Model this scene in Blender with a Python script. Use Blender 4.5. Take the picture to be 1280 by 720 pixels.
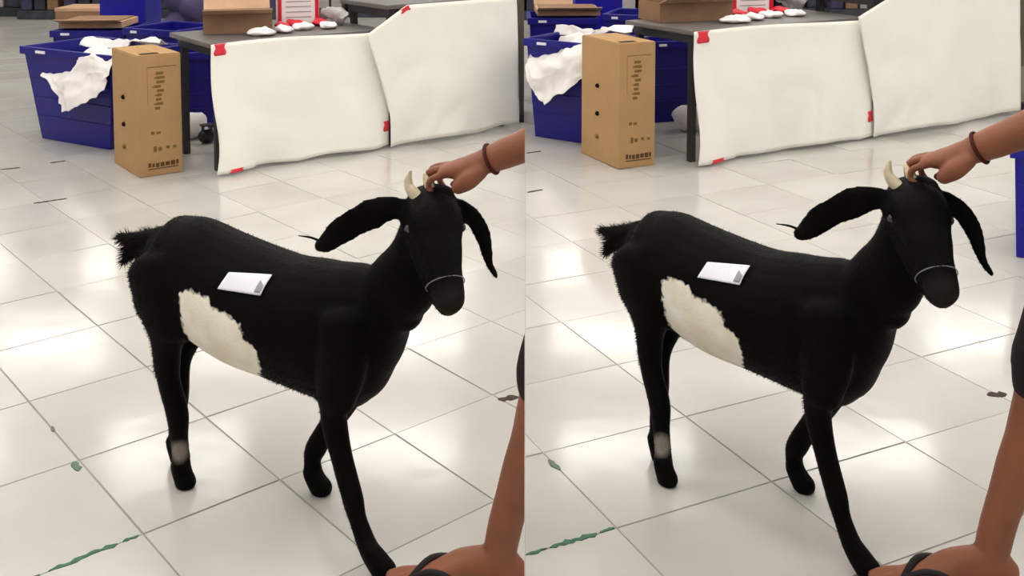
import bpy, bmesh, math, random
from mathutils import Vector, Matrix, noise

# ------------------------------------------------------------------ clean
for o in list(bpy.data.objects): bpy.data.objects.remove(o, do_unlink=True)
SC = bpy.context.scene
COL = SC.collection
R = math.radians
random.seed(7)

# ------------------------------------------------------------------ camera
CAM_H = 1.598
cd = bpy.data.cameras.new('camera')
cd.sensor_width = 36.0; cd.sensor_fit = 'HORIZONTAL'
cd.lens = 1318.57 / 1280 * 36.0
cd.shift_y = -390.06 / 1280
cd.clip_start = 0.05; cd.clip_end = 100
cam = bpy.data.objects.new('camera', cd); COL.objects.link(cam)
cam.location = (0, 0, CAM_H); cam.rotation_euler = (R(90 - 4.0), 0, 0)
SC.camera = cam

# ------------------------------------------------------------------ world, exposure
w = bpy.data.worlds.new('world'); SC.world = w; w.use_nodes = True
w.node_tree.nodes['Background'].inputs[0].default_value = (0.9, 0.95, 1.0, 1)
w.node_tree.nodes['Background'].inputs[1].default_value = 0.4
vs = SC.view_settings
vs.view_transform = 'Standard'; vs.look = 'None'; vs.gamma = 1.0; vs.use_curve_mapping = False
vs.exposure = 0.17
LAMP_POWER = 8.2
CEIL = 3.4

# ------------------------------------------------------------------ materials
MATS = {}
def srgb(r, g, b):
    def c(x):
        x /= 255.0
        return x / 12.92 if x <= 0.04045 else ((x + 0.055) / 1.055) ** 2.4
    return (c(r), c(g), c(b), 1.0)

def mat(name, col, rough=0.6, spec=0.5, noise_amt=0.0, noise_scale=8.0, bump=0.0, bump_scale=40.0,
        trans=0.0, sheen=0.0, emit=0.0, coat=0.0):
    if name in MATS: return MATS[name]
    m = bpy.data.materials.new(name); m.use_nodes = True
    nt = m.node_tree; b = nt.nodes['Principled BSDF']
    b.inputs['Base Color'].default_value = col
    b.inputs['Roughness'].default_value = rough
    b.inputs['Specular IOR Level'].default_value = spec
    b.inputs['Transmission Weight'].default_value = trans
    b.inputs['Sheen Weight'].default_value = sheen
    b.inputs['Coat Weight'].default_value = coat
    if emit:
        b.inputs['Emission Color'].default_value = col
        b.inputs['Emission Strength'].default_value = emit
    tc = nt.nodes.new('ShaderNodeTexCoord')
    if noise_amt:
        n = nt.nodes.new('ShaderNodeTexNoise'); n.inputs['Scale'].default_value = noise_scale
        n.inputs['Detail'].default_value = 5
        nt.links.new(tc.outputs['Object'], n.inputs['Vector'])
        mp = nt.nodes.new('ShaderNodeMapRange')
        mp.inputs['From Min'].default_value = 0.3; mp.inputs['From Max'].default_value = 0.7
        mp.inputs['To Min'].default_value = 1 - noise_amt; mp.inputs['To Max'].default_value = 1 + noise_amt
        nt.links.new(n.outputs['Fac'], mp.inputs['Value'])
        mx = nt.nodes.new('ShaderNodeMix'); mx.data_type = 'RGBA'; mx.blend_type = 'MULTIPLY'
        mx.inputs['Factor'].default_value = 1.0; mx.inputs[6].default_value = col
        nt.links.new(mp.outputs[0], mx.inputs[7]); nt.links.new(mx.outputs[2], b.inputs['Base Color'])
    if bump:
        n2 = nt.nodes.new('ShaderNodeTexNoise'); n2.inputs['Scale'].default_value = bump_scale
        n2.inputs['Detail'].default_value = 4
        nt.links.new(tc.outputs['Object'], n2.inputs['Vector'])
        bp = nt.nodes.new('ShaderNodeBump'); bp.inputs['Strength'].default_value = bump
        bp.inputs['Distance'].default_value = 0.01
        nt.links.new(n2.outputs['Fac'], bp.inputs['Height']); nt.links.new(bp.outputs[0], b.inputs['Normal'])
    MATS[name] = m
    return m

def tile_mat():
    m = bpy.data.materials.new('glazed_tile'); m.use_nodes = True
    nt = m.node_tree; b = nt.nodes['Principled BSDF']
    oi = nt.nodes.new('ShaderNodeObjectInfo'); tc = nt.nodes.new('ShaderNodeTexCoord')
    geo = nt.nodes.new('ShaderNodeNewGeometry')
    n = nt.nodes.new('ShaderNodeTexNoise'); n.inputs['Scale'].default_value = 1.6; n.inputs['Detail'].default_value = 6
    nt.links.new(geo.outputs['Position'], n.inputs['Vector'])
    ad = nt.nodes.new('ShaderNodeMath'); ad.operation = 'MULTIPLY_ADD'; ad.inputs[1].default_value = 0.25; 
    nt.links.new(oi.outputs['Random'], ad.inputs[0]); nt.links.new(n.outputs['Fac'], ad.inputs[2])
    cr = nt.nodes.new('ShaderNodeValToRGB')
    cr.color_ramp.elements[0].position = 0.35; cr.color_ramp.elements[0].color = srgb(181, 177, 171)
    cr.color_ramp.elements[1].position = 0.9; cr.color_ramp.elements[1].color = srgb(201, 198, 193)
    nt.links.new(ad.outputs[0], cr.inputs['Fac']); nt.links.new(cr.outputs[0], b.inputs['Base Color'])
    b.inputs['Roughness'].default_value = 0.13
    n3 = nt.nodes.new('ShaderNodeTexNoise'); n3.inputs['Scale'].default_value = 5.0
    nt.links.new(geo.outputs['Position'], n3.inputs['Vector'])
    bp = nt.nodes.new('ShaderNodeBump'); bp.inputs['Strength'].default_value = 0.12; bp.inputs['Distance'].default_value = 0.01
    nt.links.new(n3.outputs['Fac'], bp.inputs['Height']); nt.links.new(bp.outputs[0], b.inputs['Normal'])
    b.inputs['Specular IOR Level'].default_value = 0.5
    return m

def goat_mat():
    m = bpy.data.materials.new('goat_coat'); m.use_nodes = True
    nt = m.node_tree; b = nt.nodes['Principled BSDF']
    at = nt.nodes.new('ShaderNodeAttribute'); at.attribute_name = 'patch'
    a2 = nt.nodes.new('ShaderNodeAttribute'); a2.attribute_name = 'pale'
    tc = nt.nodes.new('ShaderNodeTexCoord')
    n = nt.nodes.new('ShaderNodeTexNoise'); n.inputs['Scale'].default_value = 55; n.inputs['Detail'].default_value = 3
    nt.links.new(tc.outputs['Object'], n.inputs['Vector'])
    s = nt.nodes.new('ShaderNodeMath'); s.operation = 'MULTIPLY_ADD'; s.inputs[1].default_value = 0.03; s.inputs[2].default_value = -0.015
    nt.links.new(n.outputs['Fac'], s.inputs[0])
    ad = nt.nodes.new('ShaderNodeMath'); ad.operation = 'ADD'
    nt.links.new(at.outputs['Fac'], ad.inputs[0]); nt.links.new(s.outputs[0], ad.inputs[1])
    mp = nt.nodes.new('ShaderNodeMapRange'); mp.inputs['From Min'].default_value = -0.004; mp.inputs['From Max'].default_value = 0.004
    nt.links.new(ad.outputs[0], mp.inputs['Value'])
    n4 = nt.nodes.new('ShaderNodeTexNoise'); n4.inputs['Scale'].default_value = 9
    nt.links.new(tc.outputs['Object'], n4.inputs['Vector'])
    wh = nt.nodes.new('ShaderNodeValToRGB')
    wh.color_ramp.elements[0].position = 0.35; wh.color_ramp.elements[0].color = srgb(236, 224, 202)
    wh.color_ramp.elements[1].position = 0.65; wh.color_ramp.elements[1].color = srgb(248, 244, 232)
    nt.links.new(n4.outputs['Fac'], wh.inputs['Fac'])
    pal = nt.nodes.new('ShaderNodeMix'); pal.data_type = 'RGBA'
    pal.inputs[6].default_value = (0.0016, 0.0015, 0.0014, 1); pal.inputs[7].default_value = srgb(150, 140, 130)
    nt.links.new(a2.outputs['Fac'], pal.inputs['Factor'])
    mx = nt.nodes.new('ShaderNodeMix'); mx.data_type = 'RGBA'
    nt.links.new(mp.outputs[0], mx.inputs['Factor']); nt.links.new(pal.outputs[2], mx.inputs[6]); nt.links.new(wh.outputs[0], mx.inputs[7])
    nt.links.new(mx.outputs[2], b.inputs['Base Color'])
    b.inputs['Roughness'].default_value = 0.6; b.inputs['Specular IOR Level'].default_value = 0.06
    n3 = nt.nodes.new('ShaderNodeTexNoise'); n3.inputs['Scale'].default_value = 120; n3.inputs['Detail'].default_value = 3
    nt.links.new(tc.outputs['Object'], n3.inputs['Vector'])
    bp = nt.nodes.new('ShaderNodeBump'); bp.inputs['Strength'].default_value = 0.4; bp.inputs['Distance'].default_value = 0.004
    nt.links.new(n3.outputs['Fac'], bp.inputs['Height']); nt.links.new(bp.outputs[0], b.inputs['Normal'])
    return m

TILE = tile_mat()
GOAT = goat_mat()
GROUT = mat('grout', srgb(150, 147, 140), 0.9, 0.2, 0.1, 3)
WALLM = mat('wall_paint', srgb(205, 205, 205), 0.8, 0.2)
DARKWALL = mat('dark_wall', srgb(62, 62, 72), 0.7, 0.3, 0.2, 1.5)
CEILM = mat('ceiling_paint', srgb(225, 225, 222), 0.9, 0.2)
LAMP = mat('lamp_diffuser', (1.0, 0.97, 0.92, 1), 0.5, 0.2, emit=LAMP_POWER)
LAMPFR = mat('lamp_frame', srgb(230, 230, 230), 0.5)
CARD = mat('cardboard', srgb(176, 140, 98), 0.85, 0.2, 0.06, 5, 0.05, 60)
CARDP = mat('cardboard_print', srgb(122, 92, 52), 0.85, 0.2)
CARDD = mat('cardboard_dark_print', srgb(92, 66, 44), 0.85, 0.2)
TAN = mat('tan_cardboard', srgb(186, 150, 120), 0.85, 0.2, 0.1, 5)
BROWN = mat('brown_cardboard', srgb(140, 108, 84), 0.85, 0.2, 0.12, 6)
HOLE = mat('hole_black', srgb(22, 17, 13), 0.9, 0.1)
BLUE = mat('blue_plastic', (0.006, 0.004, 0.19, 1), 0.38, 0.4, 0.12, 3)
BLUE2 = mat('bright_blue_plastic', (0.007, 0.004, 0.28, 1), 0.4, 0.4, 0.1, 3)
CLOTH = mat('white_cloth', srgb(248, 246, 237), 0.75, 0.25, 0.02, 3, 0.25, 9)
BAG = mat('white_bag', srgb(238, 232, 230), 0.45, 0.4, 0.03, 5, 0.3, 14)
GREYBAG = mat('grey_bag', srgb(165, 160, 160), 0.35, 0.5, 0.12, 6, 0.4, 12)
RED = mat('red_print', srgb(205, 20, 45), 0.5, 0.4, 0.08, 12)
REDTAPE = mat('red_tape', srgb(226, 52, 66), 0.5, 0.4, 0.12, 30)
PACKW = mat('pack_white', srgb(238, 232, 232), 0.4, 0.4, 0.02, 10)
PACKG = mat('pack_grey_print', srgb(150, 145, 150), 0.5, 0.3)
TABLE = mat('table_grey', srgb(98, 93, 91), 0.4, 0.5, 0.06, 4)
STEEL = mat('dark_steel', srgb(48, 47, 50), 0.45, 0.5)
BLACK = mat('black_plastic', srgb(16, 15, 16), 0.4, 0.5)
PURPLE = mat('purple_fabric', srgb(72, 66, 96), 0.7, 0.2, 0.25, 6)
DGREY = mat('dark_goods', srgb(54, 56, 64), 0.7, 0.3, 0.4, 7)
POST = mat('brown_post', srgb(96, 86, 76), 0.5, 0.4, 0.1, 3)
POSTG = mat('grey_panel', srgb(138, 132, 128), 0.5, 0.4)
SKIN = mat('skin', srgb(138, 84, 61), 0.5, 0.3, 0.1, 14, 0.08, 90)
SHORTS = mat('dark_shorts', srgb(38, 33, 33), 0.85, 0.2, 0.1, 20)
SHIRT = mat('shirt_cloth', srgb(96, 100, 110), 0.85, 0.2, 0.06, 15)
HAIR = mat('hair', srgb(18, 15, 13), 0.55, 0.3)
BAND = mat('wrist_cord', srgb(70, 26, 26), 0.7, 0.2)
RUBBER = mat('black_rubber', srgb(18, 14, 14), 0.7, 0.3)
HORN = mat('horn', srgb(205, 190, 160), 0.4, 0.5, 0.2, 30)
HORNT = mat('horn_outer', srgb(138, 120, 92), 0.5, 0.4, 0.25, 40)
EYE = mat('goat_eye', srgb(62, 58, 56), 0.1, 0.6)
LID = mat('eye_lid', srgb(70, 68, 68), 0.5, 0.3)
CORD = mat('pale_cord', srgb(120, 120, 120), 0.6, 0.3)
NOSE = mat('nose_skin', srgb(48, 46, 46), 0.35, 0.45)
PAPER = mat('label_paper', srgb(244, 243, 250), 0.55, 0.3)
PAPERG = mat('label_grey', srgb(160, 158, 165), 0.55, 0.3)
GREEN = mat('green_filler', srgb(72, 112, 94), 0.8, 0.2, 0.25, 60)
GREYGREEN = mat('grey_green_filler', srgb(105, 120, 108), 0.8, 0.2, 0.25, 60)
DARKJ = mat('dark_joint', srgb(70, 58, 56), 0.9, 0.2, 0.2, 60)

# ------------------------------------------------------------------ helpers
def obj(name, data, m=None, parent=None, smooth=False, kind=None):
    if isinstance(data, bmesh.types.BMesh):
        me = bpy.data.meshes.new(name)
        bmesh.ops.recalc_face_normals(data, faces=data.faces)
        data.to_mesh(me); data.free()
    else: me = data
    o = bpy.data.objects.new(name, me); COL.objects.link(o)
    if m is not None and not me.materials: me.materials.append(m)
    if smooth:
        for p in me.polygons: p.use_smooth = True
    if parent is not None: o.parent = parent
    if kind: o['kind'] = kind
    return o

def thing(name, label, cat, loc=(0, 0, 0), rz=0.0, group=None):
    o = bpy.data.objects.new(name, None); COL.objects.link(o)
    o.empty_display_size = 0.1
    o.location = loc; o.rotation_euler = (0, 0, rz)
    return tag(o, label, cat, group)

def tag(o, label, cat, group=None):
    o['label'] = label; o['category'] = cat
    if group: o['group'] = group
    return o

def struct(o): o['kind'] = 'structure'; return o

def box(bm, x0, x1, y0, y1, z0, z1, bev=0.0, mtx=None):
    vs_ = [Vector((x, y, z)) for z in (z0, z1) for y in (y0, y1) for x in (x0, x1)]
    if mtx: vs_ = [mtx @ v for v in vs_]
    v = [bm.verts.new(c) for c in vs_]
    fs = [bm.faces.new([v[i] for i in q]) for q in ((0, 2, 3, 1), (4, 5, 7, 6), (0, 1, 5, 4), (2, 6, 7, 3), (0, 4, 6, 2), (1, 3, 7, 5))]
    if bev:
        es = {e for f in fs for e in f.edges}
        bmesh.ops.bevel(bm, geom=list(es), offset=bev, segments=2, affect='EDGES', profile=0.7)
    return v

def boxo(name, x0, x1, y0, y1, z0, z1, m, parent=None, bev=0.004, mtx=None):
    bm = bmesh.new(); box(bm, x0, x1, y0, y1, z0, z1, bev, mtx)
    return obj(name, bm, m, parent)

def catmull(pts, rad, sub):
    P = [Vector(p) for p in pts]; RR = [(r, r) if not isinstance(r, (tuple, list)) else tuple(r) for r in rad]
    if sub <= 1 or len(P) < 2: return P, RR
    op, orr = [], []
    n = len(P)
    for i in range(n - 1):
        p0, p1, p2, p3 = P[max(i - 1, 0)], P[i], P[i + 1], P[min(i + 2, n - 1)]
        for k in range(sub):
            t = k / sub
            q = 0.5 * ((2 * p1) + (p2 - p0) * t + (2 * p0 - 5 * p1 + 4 * p2 - p3) * t * t + (3 * p1 - p0 - 3 * p2 + p3) * t ** 3)
            s = t * t * (3 - 2 * t)
            op.append(q); orr.append(tuple(RR[i][j] * (1 - s) + RR[i + 1][j] * s for j in (0, 1)))
    op.append(P[-1]); orr.append(RR[-1])
    return op, orr

def limb(bm, pts, rad, seg=14, up=(0, 1, 0), sub=4, caps=True, fix_t=None):
    """closed tube through pts; rad = r or (r along 'up'-ish axis, r across)"""
    P, RR = catmull(pts, rad, sub)
    n = len(P); up = Vector(up)
    rings = []
    T = []
    for i in range(n):
        t = (P[min(i + 1, n - 1)] - P[max(i - 1, 0)])
        T.append(Vector(fix_t) if fix_t is not None else (t.normalized() if t.length > 1e-9 else Vector((0, 0, 1))))
    def frame(t):
        b = t.cross(up)
        if b.length < 1e-3: b = t.cross(Vector((1, 0.1, 0)))
        b.normalize(); nn = b.cross(t).normalized()
        return nn, b
    seq = []
    if caps:
        for a in (80, 55, 28):
            rr = RR[0]; r = min(rr)
            seq.append((P[0] - T[0] * r * math.sin(R(a)), (rr[0] * math.cos(R(a)), rr[1] * math.cos(R(a))), T[0]))
    for i in range(n): seq.append((P[i], RR[i], T[i]))
    if caps:
        for a in (28, 55, 80):
            rr = RR[-1]; r = min(rr)
            seq.append((P[-1] + T[-1] * r * math.sin(R(a)), (rr[0] * math.cos(R(a)), rr[1] * math.cos(R(a))), T[-1]))
    for c, rr, t in seq:
        nn, b = frame(t)
        rings.append([bm.verts.new(c + nn * rr[0] * math.cos(2 * math.pi * k / seg) + b * rr[1] * math.sin(2 * math.pi * k / seg)) for k in range(seg)])
    for A, B in zip(rings, rings[1:]):
        for k in range(seg):
            bm.faces.new((A[k], A[(k + 1) % seg], B[(k + 1) % seg], B[k]))
    bm.faces.new(rings[0][::-1]); bm.faces.new(rings[-1])

def ball(bm, c, r, seg=16):
    if not isinstance(r, (tuple, list)): r = (r, r, r)
    g = bmesh.ops.create_uvsphere(bm, u_segments=seg, v_segments=seg // 2 + 2, radius=1.0)
    for v in g['verts']: v.co = Vector((v.co.x * r[0], v.co.y * r[1], v.co.z * r[2])) + Vector(c)

def fuse(bm, voxel, smooth=6, factor=0.5):
    me = bpy.data.meshes.new('tmp'); bmesh.ops.recalc_face_normals(bm, faces=bm.faces)
    bm.to_mesh(me); bm.free()
    o = bpy.data.objects.new('tmp', me); COL.objects.link(o)
    md = o.modifiers.new('r', 'REMESH'); md.mode = 'VOXEL'; md.voxel_size = voxel; md.use_smooth_shade = True
    if smooth:
        s = o.modifiers.new('s', 'SMOOTH'); s.iterations = smooth; s.factor = factor
    dg = bpy.context.evaluated_depsgraph_get()
    out = bpy.data.meshes.new_from_object(o.evaluated_get(dg))
    bpy.data.objects.remove(o, do_unlink=True); bpy.data.meshes.remove(me)
    out.materials.clear()
    for p in out.polygons: p.use_smooth = True
    return out

def grid_sheet(name, fn, nu, nv, m, parent=None, thick=0.004):
    """sheet with real thickness: fn(u,v) -> point"""
    bm = bmesh.new()
    vv = [[bm.verts.new(fn(i / nu, j / nv)) for i in range(nu + 1)] for j in range(nv + 1)]
    for j in range(nv):
        for i in range(nu): bm.faces.new((vv[j][i], vv[j][i + 1], vv[j + 1][i + 1], vv[j + 1][i]))
    bmesh.ops.recalc_face_normals(bm, faces=bm.faces)
    bmesh.ops.solidify(bm, geom=bm.faces[:], thickness=thick)
    return obj(name, bm, m, parent, smooth=True)

def poly_slab(bm, pts, z0, z1, cham=0.0):
    """prism on a convex 2D polygon, optional chamfered top"""
    n = len(pts)
    lo = [bm.verts.new((x, y, z0)) for x, y in pts]
    if cham:
        cx = sum(p[0] for p in pts) / n; cy = sum(p[1] for p in pts) / n
        mid = [bm.verts.new((x, y, z1 - cham)) for x, y in pts]
        top = []
        for x, y in pts:
            d = Vector((cx - x, cy - y)); d = d.normalized() * min(cham * 1.4, d.length * 0.5)
            top.append(bm.verts.new((x + d.x, y + d.y, z1)))
        for k in range(n):
            bm.faces.new((lo[k], lo[(k + 1) % n], mid[(k + 1) % n], mid[k]))
            bm.faces.new((mid[k], mid[(k + 1) % n], top[(k + 1) % n], top[k]))
    else:
        top = [bm.verts.new((x, y, z1)) for x, y in pts]
        for k in range(n): bm.faces.new((lo[k], lo[(k + 1) % n], top[(k + 1) % n], top[k]))
    bm.faces.new(top)

def clip2(poly, a, b, c):
    """keep a*x+b*y >= c"""
    out = []
    for i in range(len(poly)):
        p, q = poly[i], poly[(i + 1) % len(poly)]
        dp, dq = a * p[0] + b * p[1] - c, a * q[0] + b * q[1] - c
        if dp >= 0: out.append(p)
        if (dp >= 0) != (dq >= 0):
            t = dp / (dp - dq); out.append((p[0] + (q[0] - p[0]) * t, p[1] + (q[1] - p[1]) * t))
    return out

def area2(p): return 0.5 * abs(sum(p[i][0] * p[(i + 1) % len(p)][1] - p[(i + 1) % len(p)][0] * p[i][1] for i in range(len(p))))

# ------------------------------------------------------------------ room
# two tiled bays side by side; their floors meet along the line x = SK*y + S0
SK, S0 = 0.01286, 0.0007
XL, XR, YB, YF = -9.5, 10.5, -3.0, 17.0
CH = 1.598
bm = bmesh.new(); poly_slab(bm, [(XL, YB), (SK * YB + S0, YB), (SK * YF + S0, YF), (XL, YF)], -0.1, -0.0035)
floorL = struct(obj('floor', bm, GROUT)); floorL['label'] = 'worn white tiled floor under the goat'
bm = bmesh.new(); poly_slab(bm, [(SK * YB + S0, YB), (XR, YB), (XR, YF), (SK * YF + S0, YF)], -0.1, -0.0035)
floorR = struct(obj('floor', bm, GROUT)); floorR['label'] = 'worn white tiled floor under the goat'
for nm, a, m_ in (('wall_back', (XL, XR, YF, YF + .1, -.1, CEIL), DARKWALL), ('wall_front', (XL, XR, YB - .1, YB, -.1, CEIL), WALLM),
                  ('wall_left', (XL - .1, XL, YB, YF, -.1, CEIL), WALLM), ('wall_right', (XR, XR + .1, YB, YF, -.1, CEIL), WALLM),
                  ('ceiling', (XL, XR, YB, YF, CEIL, CEIL + .1), CEILM)):
    struct(boxo(nm, *a, m_, bev=0))

def lay_tiles(floor, psi, a0, da, b0, db, side):
    dA = Vector((math.sin(psi), math.cos(psi))); nA = Vector((math.cos(psi), -math.sin(psi)))
    gap = 0.0022; cells = []
    c0 = Vector((0, 7)); R0 = 17
    i0 = int((-R0 - a0) / da) - 12; i1 = int((R0 + 8 - a0) / da) + 12
    for i in range(-70, 70):
        for j in range(-70, 70):
            A0, A1 = a0 + i * da + gap, a0 + (i + 1) * da - gap
            B0, B1 = b0 + j * db + gap, b0 + (j + 1) * db - gap
            cx = nA * ((A0 + A1) / 2) + dA * ((B0 + B1) / 2)
            if not (XL - .5 < cx.x < XR + .5 and -0.3 < cx.y < 15.5): continue
            if abs(cx.x) > cx.y * 0.62 + 1.3: continue
            poly = [tuple(nA * s + dA * t) for s, t in ((A0, B0), (A1, B0), (A1, B1), (A0, B1))]
            # orientation ccw
            for cl in ((1, 0, XL), (-1, 0, -XR)): poly = clip2(poly, *cl) if poly else poly
            whole = True
            if poly:
                q = clip2(poly, -side, side * SK, -side * S0)
                whole = len(q) == 4 and abs(area2(q) - area2(poly)) < 1e-6
                poly = q
            if len(poly) < 3 or area2(poly) < 2e-4: continue
            # how large it shows: inside the view?
            d = cx.y; u = 640 + 1318 * cx.x / max(d, .3); v = -122 + 1318 * CH / max(d, .3)
            vis = (-120 < u < 1400) and v < 830 and d > 1.9
            px = area2(poly) * 1318 ** 2 * CH / max(d, .3) ** 3
            cells.append((px if vis else -d, vis, whole, cx, poly))
    cells.sort(key=lambda c: -c[0])
    shared = None; rest = bmesh.new(); count = 0
    for px, vis, whole, cx, poly in cells:
        if vis and count < 300 and cx.y < 11.5:
            count += 1
            tz = random.uniform(-.0006, .0006); rx, ry = random.gauss(0, .0022), random.gauss(0, .0022)
            if whole:
                if shared is None:
                    b = bmesh.new(); poly_slab(b, [(p[0] - cx.x, p[1] - cx.y) for p in poly], -.0085, 0, .0011)
                    o = obj('tile', b, TILE, floor); shared = o.data
                else: o = obj('tile', shared, None, floor)
            else:
                b = bmesh.new(); poly_slab(b, [(p[0] - cx.x, p[1] - cx.y) for p in poly], -.0085, 0, .0011)
                o = obj('tile', b, TILE, floor)
            o.location = (cx.x, cx.y, tz - .001); o.rotation_euler = (rx, ry, 0)
        else:
            poly_slab(rest, poly, -.0085, -.001)
    obj('tile_field', rest, TILE, floor, kind='stuff')

U = 0.385
lay_tiles(floorL, -.7137, 2.5357 * U, U, 6.6408 * U, 1.2224 * U, 1)
lay_tiles(floorR, -.4467, 3.5421 * U, 1.2978 * U, 5.7845 * U, 1.2978 * .8212 * U, -1)

def joint_mark(floor, pts, width, m, jag=0.5, name='joint_filler'):
    """irregular strip of filler lying in a joint, along pts"""
    bm = bmesh.new(); L, Rr = [], []
    a, b = Vector(pts[0]), Vector(pts[1]); d = (b - a); n = max(4, int(d.length / .012)); nn = Vector((-d.y, d.x)).normalized()
    for k in range(n + 1):
        c = a + d * (k / n)
        e = width * (0.5 if 0 < k < n else 0.15)
        L.append(c + nn * e * random.uniform(1 - jag, 1 + jag)); Rr.append(c - nn * e * random.uniform(1 - jag, 1 + jag))
    for k in range(n):
        q = [L[k], Rr[k], Rr[k + 1], L[k + 1]]
        lo = [bm.verts.new((p.x, p.y, -.003)) for p in q]; hi = [bm.verts.new((p.x, p.y, .0012)) for p in q]
        bm.faces.new(hi)
        for i in range(4): bm.faces.new((lo[i], lo[(i + 1) % 4], hi[(i + 1) % 4], hi[i]))
    bmesh.ops.remove_doubles(bm, verts=bm.verts, dist=1e-5)
    return obj(name, bm, m, floor)

# ------------------------------------------------------------------ ceiling lamps
def troffer(x, y):
    t = thing('ceiling_light', 'white fluorescent ceiling panel light above the tiled hall', 'ceiling light', (x, y, CEIL - .06), 0, 'fluorescent ceiling panels')
    bm = bmesh.new()
    box(bm, -.64, .64, -.34, -.30, 0, .06); box(bm, -.64, .64, .30, .34, 0, .06)
    box(bm, -.64, -.60, -.30, .30, 0, .06); box(bm, .60, .64, -.30, .30, 0, .06)
    obj('frame', bm, LAMPFR, t)
    boxo('diffuser', -.60, .60, -.30, .30, .012, .03, LAMP, t, bev=0)
for y in (0.2, 2.4, 4.6, 6.8, 9.2, 11.6, 14.0):
    for x in (-7.4, -5.2, -3.05, -1.1, 1.05, 3.2, 5.3, 7.5):
        troffer(x, y)

# ------------------------------------------------------------------ the goats
def goat(loc, rz, pitch, hooves, lat_shift):
    """x forward, y left, z up; lat = -y (the goat's right side faces the viewer)"""
    pv = Vector((.3, 0, .52)); rot = Matrix.Rotation(-pitch, 3, 'Y')
    def B(s, lat, z): return pv + rot @ (Vector((s, -lat, z)) - pv)
    base_hoof = {'rn': (0, .085), 'rf': (-.10, -.005), 'fn': (.709, .161), 'ff': (.358, -.06)}
    def Lg(key, s, lat, z):          # leg joint that follows its own hoof
        p = B(s, lat, z); hs, hl = hooves[key]; bs, bl = base_hoof[key]
        w = max(0.0, min(1.0, 1 - z / .42)); hz = B(bs, bl, 0)
        tgt = Vector((hs, -hl, 0)); return p + (tgt - hz) * w
    bm = bmesh.new()
    # trunk
    st = [(-.175, .640, .55, .040), (-.14, .674, .46, .078), (-.075, .722, .405, .112), (.02, .724, .375, .128), (.145, .695, .345, .14),
          (.309, .668, .333, .146), (.43, .672, .315, .138), (.52, .680, .302, .118), (.585, .684, .345, .098), (.635, .672, .425, .078), (.672, .640, .53, .05)]
    limb(bm, [B(s, 0, (a + b) / 2) for s, a, b, wd in st], [((a - b) / 2, wd) for s, a, b, wd in st], 24, rot @ Vector((0, 0, 1)), 4, True, rot @ Vector((1, 0, 0)))
    # neck
    limb(bm, [B(.58, 0, .575), B(.672, .005, .655), B(.724, .012, .75), B(.752, .02, .83)], [(.085, .07), (.092, .07), (.072, .056), (.064, .055)], 20, (0, 0, 1), 4)
    # head: skull, face, muzzle
    hd = Vector((.62, -.62, -.48))
    limb(bm, [B(.745, .0, .848), B(.79, .045, .832), B(.825, .085, .79), B(.86, .12, .738), B(.885, .142, .70)],
         [.064, (.068, .068), (.05, .054), (.041, .042), (.036, .037)], 20, (0, 0, 1), 4)
    limb(bm, [B(.755, .03, .80), B(.80, .075, .745), B(.855, .12, .695), B(.882, .142, .684)], [(.05, .052), (.044, .042), (.03, .03), (.026, .028)], 16, (0, 0, 1), 3)   # jaw
    ball(bm, B(.73, .062, .835), .026); ball(bm, B(.81, -.01, .825), .026)          # brows
    ball(bm, B(.765, 0, .888), (.045, .05, .026))                                   # poll tuft
    # ears
    limb(bm, [B(.715, .05, .862), B(.675, .075, .862), B(.635, .095, .846), B(.59, .13, .818), B(.552, .15, .785), B(.528, .152, .772)],
         [(.022, .014), (.034, .011), (.042, .010), (.038, .010), (.028, .012), (.017, .014)], 16, (0.5, .3, 1), 4)
    limb(bm, [B(.815, -.02, .865), B(.838, -.045, .835), B(.858, -.06, .792), B(.874, -.055, .75), B(.884, -.05, .722), B(.906, -.045, .695)],
         [(.020, .014), (.024, .012), (.023, .011), (.017, .010), (.011, .010), (.008, .008)], 16, (.9, .5, .25), 4)
    # tail, carried up
    limb(bm, [B(-.14, 0, .65), B(-.20, 0, .635), B(-.255, .005, .628), B(-.30, .008, .632)], [.034, .028, .022, .012], 14, (0, 0, 1), 3)
    limb(bm, [B(-.19, 0, .63), B(-.25, .006, .60), B(-.285, .008, .56)], [.026, .026, .010], 12, (0, 1, 0), 3)
    # hind legs
    for key, sg in (('rn', 1), ('rf', -1)):
        k = 1 if sg > 0 else .92
        hl = .085 if sg > 0 else -.005; ds = 0 if sg > 0 else -.06
        limb(bm, [B(-.07, .075 * sg, .60), B(-.045, .09 * sg, .52), B(-.03, .09 * sg, .44)], [(.115, .05), (.105, .052), (.075, .045)], 18, (1, 0, 0), 4)
        limb(bm, [B(-.035, .09 * sg, .46), Lg(key, -.045 + ds * .6, (.088 if sg > 0 else -.04), .36), Lg(key, -.040 + ds * 1.0, (.086 if sg > 0 else -.02), .285),
                  Lg(key, -.014 + ds * 1.3, hl, .205), Lg(key, -.008 + ds * 1.5, hl, .13), Lg(key, -.004 + ds * 1.6, hl, .085), Lg(key, .0 + ds * 1.5, hl, .03)],
             [(.07 * k, .045), (.042 * k, .033), (.034 * k, .028), (.034 * k, .028), (.025, .024), (.024, .024), (.027, .027)], 16, (1, 0, 0), 4)
        hv = hooves[key]; h0 = Vector((hv[0], -hv[1], 0))
        limb(bm, [h0 + Vector((-.012, 0, .055)), h0 + Vector((.004, 0, .026)), h0 + Vector((.012, 0, .012))], [(.025, .024), (.03, .026), (.034, .027)], 14, (1, 0, 0), 2)
    # front legs
    limb(bm, [B(.54, .085, .56), B(.55, .10, .46), B(.535, .105, .37)], [(.08, .042), (.072, .042), (.054, .038)], 16, (1, 0, 0), 4)
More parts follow.
